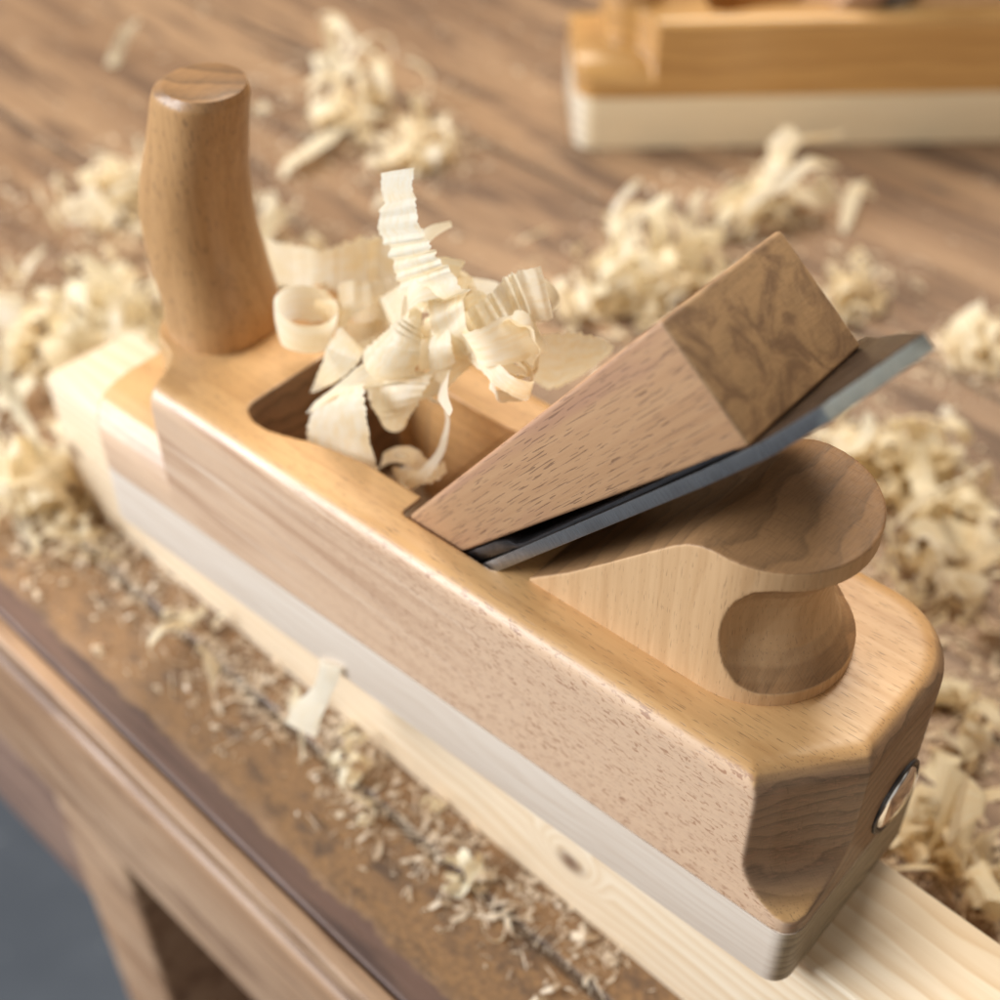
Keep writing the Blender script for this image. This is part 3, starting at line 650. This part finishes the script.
HXL = ['tightly rolled cream loop standing beside the foot of the front horn', 'springy curl in the heart of the pile below the tall pleated shaving', 'curl under the pleated piece pointing right',
 'springy curl at the right shoulder of the pile', 'small curl leaning on the tall pleated shaving', 'loose curl at the back of the pile between cone and horn', 'curl hanging at the front of the pile beside the sash',
 'small curl inside the open ring', 'narrow curl rising from the top of the pile', 'small spiral lying in the throat by the wedge', 'long thin spiral trailing down to the right of the pile', 'small curl on the far edge behind the cone']
for k, (c, ax, r, w, tn, pt, a0) in enumerate(HELIX):
    if k == 0: Lr, Rr = helix(c, ax, r, w, tn, pt, a0)
    else:
        rnd = random.Random(40 + k); Lr, Rr = curl(rnd, r * 1.35, w * 1.75, 1, 3.6 + 1.2 * (k % 3), .045 if k % 2 else 0)
        Q = Matrix.Rotation(rnd.uniform(0, 6.28), 3, 'Z') @ Matrix.Rotation(rnd.gauss(0, .7), 3, 'X') @ Matrix.Rotation(rnd.uniform(0, 6.28), 3, 'Y')
        if k in (9,): Lr, Rr = Lr[:14], Rr[:14]
        mid_ = sum(Lr + Rr, Vector()) / (2 * len(Lr)); Lr = [Q @ (v - mid_) + Vector(c) for v in Lr]; Rr = [Q @ (v - mid_) + Vector(c) for v in Rr]
    c0 = sum(Lr + Rr, Vector()) / (2 * len(Lr)); c0.z = min(v.z for v in Lr + Rr)
    me = ribbon_mesh('wood_shaving', [v - c0 for v in Lr], [v - c0 for v in Rr], bulge=.04, rag=.04, nw=5, seed=700 + k)
    tag(obj('wood_shaving', me, M_SHAVE, None, c0 + Vector((0, 0, ZB))), HXL[k], 'shaving', 'fresh shavings piled in and on the plane')
# heaps: centre, spread (along x, along y), count, size range, pile height, label
HEAPS = [
 ((-13.0, 8.4), (6.0, 4.6), 60, (.30, .8), 1.0, 'curl at the @ of the deep heap left of the plane', 'shavings heaped left of the plane'),
 ((-6.9, 2.0), (2.2, 1.6), 20, (.3, .75), .9, 'curl at the @ of the heap on the bench edge', 'shavings at the bench edge beside the batten'),
 ((-20.5, 15.5), (3.4, 2.6), 14, (.35, .9), .4, 'curl at the @ of the scatter left of the horn', 'shavings scattered behind the horn'),
 ((-13.5, 16.0), (3.0, 3.2), 16, (.35, .9), .6, 'curl at the @ of the scatter behind the horn', 'shavings close behind the horn'),
 ((-14.0, 28.0), (1.5, 1.5), 11, (.35, .8), .8, 'curl at the @ of the tan clump behind the pleated shaving', 'shavings in the clump behind the horn'),
 ((-19.5, 28.5), (3.0, 2.6), 9, (.5, 1.2), .5, 'curl at the @ of the stringy scatter far behind the horn', 'shavings in the stringy scatter'),
 ((1.2, 26.0), (2.6, 3.2), 42, (.3, .75), 2.2, 'curl at the @ of the tall heap behind the wedge', 'shavings heaped behind the wedge'),
 ((1.2, 34.0), (1.5, 2.0), 9, (.45, 1.0), .9, 'curl at the @ of the scatter before the rear plane', 'shavings in front of the rear plane'),
 ((8.0, 30.6), (1.0, 1.6), 7, (.35, .8), .5, 'curl at the @ of the scatter past the wedge corner', 'shavings past the wedge corner'),
 ((13.6, 30.8), (.9, 1.1), 7, (.4, .7), .5, 'curl at the @ of the little right hand clump', 'shavings in the right hand clump'),
 ((15.0, 22.6), (3.0, 2.2), 27, (.3, .75), .9, 'curl at the @ of the heap right of the iron', 'shavings heaped right of the iron'),
 ((18.6, 19.2), (2.4, 2.2), 12, (.4, 1.0), .5, 'curl at the @ of the scatter right of the rear handle', 'shavings right of the rear handle'),
 ((21.9, 14.2), (1.3, 1.6), 4, (.35, .7), .3, 'curl at the @ of the scatter right of the button', 'shavings right of the striking button'),
 ((24.0, 9.4), (1.7, .8), 10, (.35, .7), .5, 'curl at the @ of the row against the batten', 'shavings against the batten by the heel'),
]
NEAR = 'pale little shaving in the sawdust between the batten and the bench edge'
for hi, ((cx, cy), (sx, sy), cnt, (s0, s1), hh, lab, grp) in enumerate(HEAPS):
    rnd = random.Random(100 + hi)
    for i in range(cnt):
        gx, gy = rnd.gauss(0, .55), rnd.gauss(0, .55)
        x = cx + gx * sx; y = cy + gy * sy
        if -7.2 < x < 24 and y < 7.6 + 0: 
            if x > -7 and y > 1.0: y = 7.6 + abs(rnd.gauss(0, .8)) if x > -2 else y
        if -6.9 < x < 0.5 and 1.9 < y < 6.6: x = -7.4 - rnd.random() * 2.5
        if y < -1.0: y = -1.0 + rnd.random() * 2
        size = rnd.uniform(s0, s1) * .85
        Lr, Rr = curl(rnd, size, rnd.choice((.5, .8, 1.1, 1.4, 1.7)) * (.75 + .5 * size), 1, rnd.choice((1.6, 2.4, 3.0, 4.0, 5.5)) * (.5 + size), rnd.choice((0, 0, 0, .03, .05)))
        z = rnd.random() * hh * math.exp(-(gx * gx + gy * gy) * 1.2) * (.2 if i < cnt * .45 else 1.0)
        Lr, Rr, loc = place(Lr, Rr, x, y, .01 + z, rnd)
        me = ribbon_mesh('wood_shaving', Lr, Rr, bulge=rnd.uniform(-.08, .08), rag=.08, nw=3, seed=i + hi * 50)
        pale = rnd.random() >= .7
        span = max((Vector(v) - Vector(Lr[0])).length for v in Lr)
        kind = ('large' if span > 1.9 else 'middling' if span > 1.1 else 'small') + (' pale' if pale else ' yellowish')
        dx = (x - cx) * .756 + (y - cy) * .654; dy = -(x - cx) * .65 + (y - cy) * .75
        side = ('left' if dx < 0 else 'right') if abs(dx) > abs(dy) else ('back' if dy > 0 else 'front')
        if abs(dx) + abs(dy) < .9: side = 'middle'
        tag(obj('wood_shaving', me, M_SHAVE if pale else M_CURL, None, loc), kind + ' ' + lab.replace('@', side), 'shaving', grp)
# small litter between the curls that nobody could count
def litter(name, label, n, seed, mat, smin, smax):
    rnd = random.Random(seed); vs = []; fs = []; uvs = []
    for i in range(n):
        hc = rnd.choices(HEAPS, [h[2] for h in HEAPS])[0]; (cx, cy), (sx, sy) = hc[0], hc[1]
        x = cx + rnd.gauss(0, sx * .6); y = cy + rnd.gauss(0, sy * .6)
        if y < -1.0 or (-7.2 < x < 50 and 1.9 - .0547 * x < y < 6.9 - .03 * x): continue
        size = rnd.uniform(smin, smax); Lr, Rr = curl(rnd, size, rnd.uniform(.12, .5), 1, rnd.uniform(.6, 2.4))
        Lr, Rr, loc = place(Lr[::2], Rr[::2], x, y, .01 + rnd.random() * .25, rnd, 1.3)
        k = len(vs)
        for a, b in zip(Lr, Rr): vs += [a + loc, b + loc]; uvs += [(0, len(vs) * .1), (1, len(vs) * .1)]
        fs += [[k + 2 * q, k + 2 * q + 1, k + 2 * q + 3, k + 2 * q + 2] for q in range(len(Lr) - 1)]
    me = bpy.data.meshes.new(name); me.from_pydata([tuple(v * S) for v in vs], [], fs); ul = me.uv_layers.new(name='UVMap')
    for lo in me.loops: ul.data[lo.index].uv = uvs[lo.vertex_index]
    me.polygons.foreach_set('use_smooth', [True] * len(me.polygons)); me.update()
    tag(obj(name, me, mat), label, 'shavings', kind='stuff')
litter('shaving_litter', 'small loose shaving fragments strewn thickly among the larger curls', 1100, 5, M_CURL, .12, .5)
# single pieces one can pick out on the near side of the batten and on the bare bench
SINGLE = [((3.4, .15), .42, 'orange-tinted looped curl in the sawdust left of the batten', 3.6), ((1.2, .3), .34, 'ragged pale curl in the sawdust nearest the left end of the near strip', 2.4),
 ((1.0, 1.2), .34, 'short curled shaving by the batten in the left part of the sawdust', 2.2), ((9.3, .5), .42, 'spread bundle of thin shaving strands midway along the near sawdust strip', 3.2),
 ((9.9, -.1), .36, 'flat cream shaving just below the strand bundle', 2.4), ((14.0, .0), .36, 'forked cream shaving near the bottom of the sawdust strip', 2.4),
 ((6.2, 1.1), .30, 'oblong flat shaving lying beside the batten below the hanging one', 1.5), ((-32.3, 24.9), .9, 'single pale shaving alone on the bare bench at the far left', 3.6),
 ((-24.3, 33.0), .8, 'single white folded shaving at the top of the far clump', 3.4), ((-21.0, 29.0), .9, 'long twisted strand of shaving running along the bare bench behind the horn', 6.5),
 ((4.4, 37.0), 1.0, 'curved shaving standing up in front of the rear plane', 4.2), ((.8, 33.9), .5, 'small shaving touching the sole of the rear plane', 1.6),
 ((-11.8, 23.6), .5, 'small tan shaving alone behind the tall pleated one', 1.6)]
for i, ((x, y), sz, lab, ln) in enumerate(SINGLE):
    rnd = random.Random(500 + i); Lr, Rr = curl(rnd, sz, .30 + sz * .6, .7, ln, .02)
    Lr, Rr, loc = place(Lr, Rr, x, y, .01, rnd, .5)
    me = ribbon_mesh('wood_shaving', Lr, Rr, bulge=.05, rag=.08, nw=4, seed=900 + i)
    tag(obj('wood_shaving', me, M_CURL, None, loc), lab, 'shaving')
rnd = random.Random(31)
for i in range(16):
    x = rnd.uniform(-4, 16.5); y = -1.1 + rnd.betavariate(1.6, 1.3) * (3.2 - .055 * x)
    sz = rnd.uniform(.14, .34); Lr, Rr = curl(rnd, sz, rnd.uniform(.15, .45), 1, rnd.uniform(.9, 2.6), 0)
    Lr, Rr, loc = place(Lr, Rr, x, y, .01, rnd)
    me = ribbon_mesh('wood_shaving', Lr, Rr, bulge=.06, rag=.1, nw=2, seed=1300 + i)
    tag(obj('wood_shaving', me, M_CURL, None, loc), NEAR, 'shaving', 'small shavings in the near sawdust')
# crumbs and sawdust nobody could count
rnd = random.Random(77); vs = []; fs = []; uvs = []
def crumb(x, y, s, z=.01):
    a = rnd.uniform(0, 6.283); l = s * rnd.uniform(.8, 2.6); w = s * rnd.uniform(.4, 1.0)
    if rnd.random() < .45: l *= 1.7; w *= .3
    h = s * rnd.uniform(.05, .8); k = len(vs)
    ca, sa = math.cos(a), math.sin(a); lift = rnd.uniform(0, s * .5)
    for i, (u, zz) in enumerate(((-.5, lift * rnd.random()), (0, h), (.5, lift))):
        for v in (-.5, .5):
            px = u * l; py = v * w * (1 if i == 1 else rnd.uniform(.3, 1)) + (u * u * w * 1.2); vs.append(((x + px * ca - py * sa), (y + px * sa + py * ca), z + zz + rnd.random() * s * .15)); uvs.append((v, u))
    fs.append([k, k + 1, k + 3, k + 2]); fs.append([k + 2, k + 3, k + 5, k + 4])
def near_edge(x): return 2.27 - .0547 * x
for i in range(4600):
    x = rnd.uniform(-7, 19); e = near_edge(x); y = e - abs(rnd.gauss(0, 1.35)) * (1 if rnd.random() < .8 else 1.6)
    cl = mnoise.noise(Vector((x * .6, y * .9, 3)))
    if y < -1.5 or (cl < -.05 and rnd.random() < .6): continue
    crumb(x, y, rnd.choice((.015, .02, .03, .03, .05, .08, .12, .22)) * rnd.uniform(.6, 1.3))
for i in range(5200):
    hc = rnd.choice(HEAPS); (cx, cy), (sx, sy) = hc[0], hc[1]
    x = cx + rnd.gauss(0, sx * 1.1); y = cy + rnd.gauss(0, sy * 1.1)
    if -6.9 < x < 50 and near_edge(x) - .1 < y < near_edge(x) + 3.6: continue
    if y < -1.3: continue
    crumb(x, y, rnd.choice((.08, .12, .18, .26)) * rnd.uniform(.7, 1.3))
for i in range(900):
    x = rnd.uniform(-40, 27); y = rnd.uniform(-1, 45)
    if -6.9 < x < 50 and near_edge(x) - .1 < y < near_edge(x) + 3.6: continue
    crumb(x, y, rnd.uniform(.05, .2))
me = bpy.data.meshes.new('sawdust'); me.from_pydata([(a * S, b * S, c * S) for a, b, c in vs], [], fs)
ul = me.uv_layers.new(name='UVMap')
for lo in me.loops: ul.data[lo.index].uv = uvs[lo.vertex_index]
me.update(); tag(obj('sawdust', me, M_CRUMB), 'fine sawdust and tiny wood crumbs strewn over the bench top', 'sawdust', kind='stuff')

# every label names one thing: repeats are told apart by how near the viewer they lie
ORD = ['nearest', 'second nearest', 'third nearest', 'fourth nearest', 'fifth nearest', 'sixth nearest', 'seventh nearest', 'eighth nearest', 'ninth nearest', 'tenth nearest',
       'eleventh nearest', 'twelfth nearest', 'thirteenth nearest', 'fourteenth nearest', 'fifteenth nearest', 'sixteenth nearest', 'seventeenth nearest', 'eighteenth nearest']
by = {}
for o in COL.objects:
    if o.parent is None and 'label' in o and o.get('category') == 'shaving': by.setdefault(o['label'], []).append(o)
for lab, os_ in by.items():
    if len(os_) < 2: continue
    os_.sort(key=lambda o: (o.location - cam.matrix_world.translation).length)
    for i, o in enumerate(os_): o['label'] = ORD[min(i, len(ORD) - 1)] + ' ' + lab
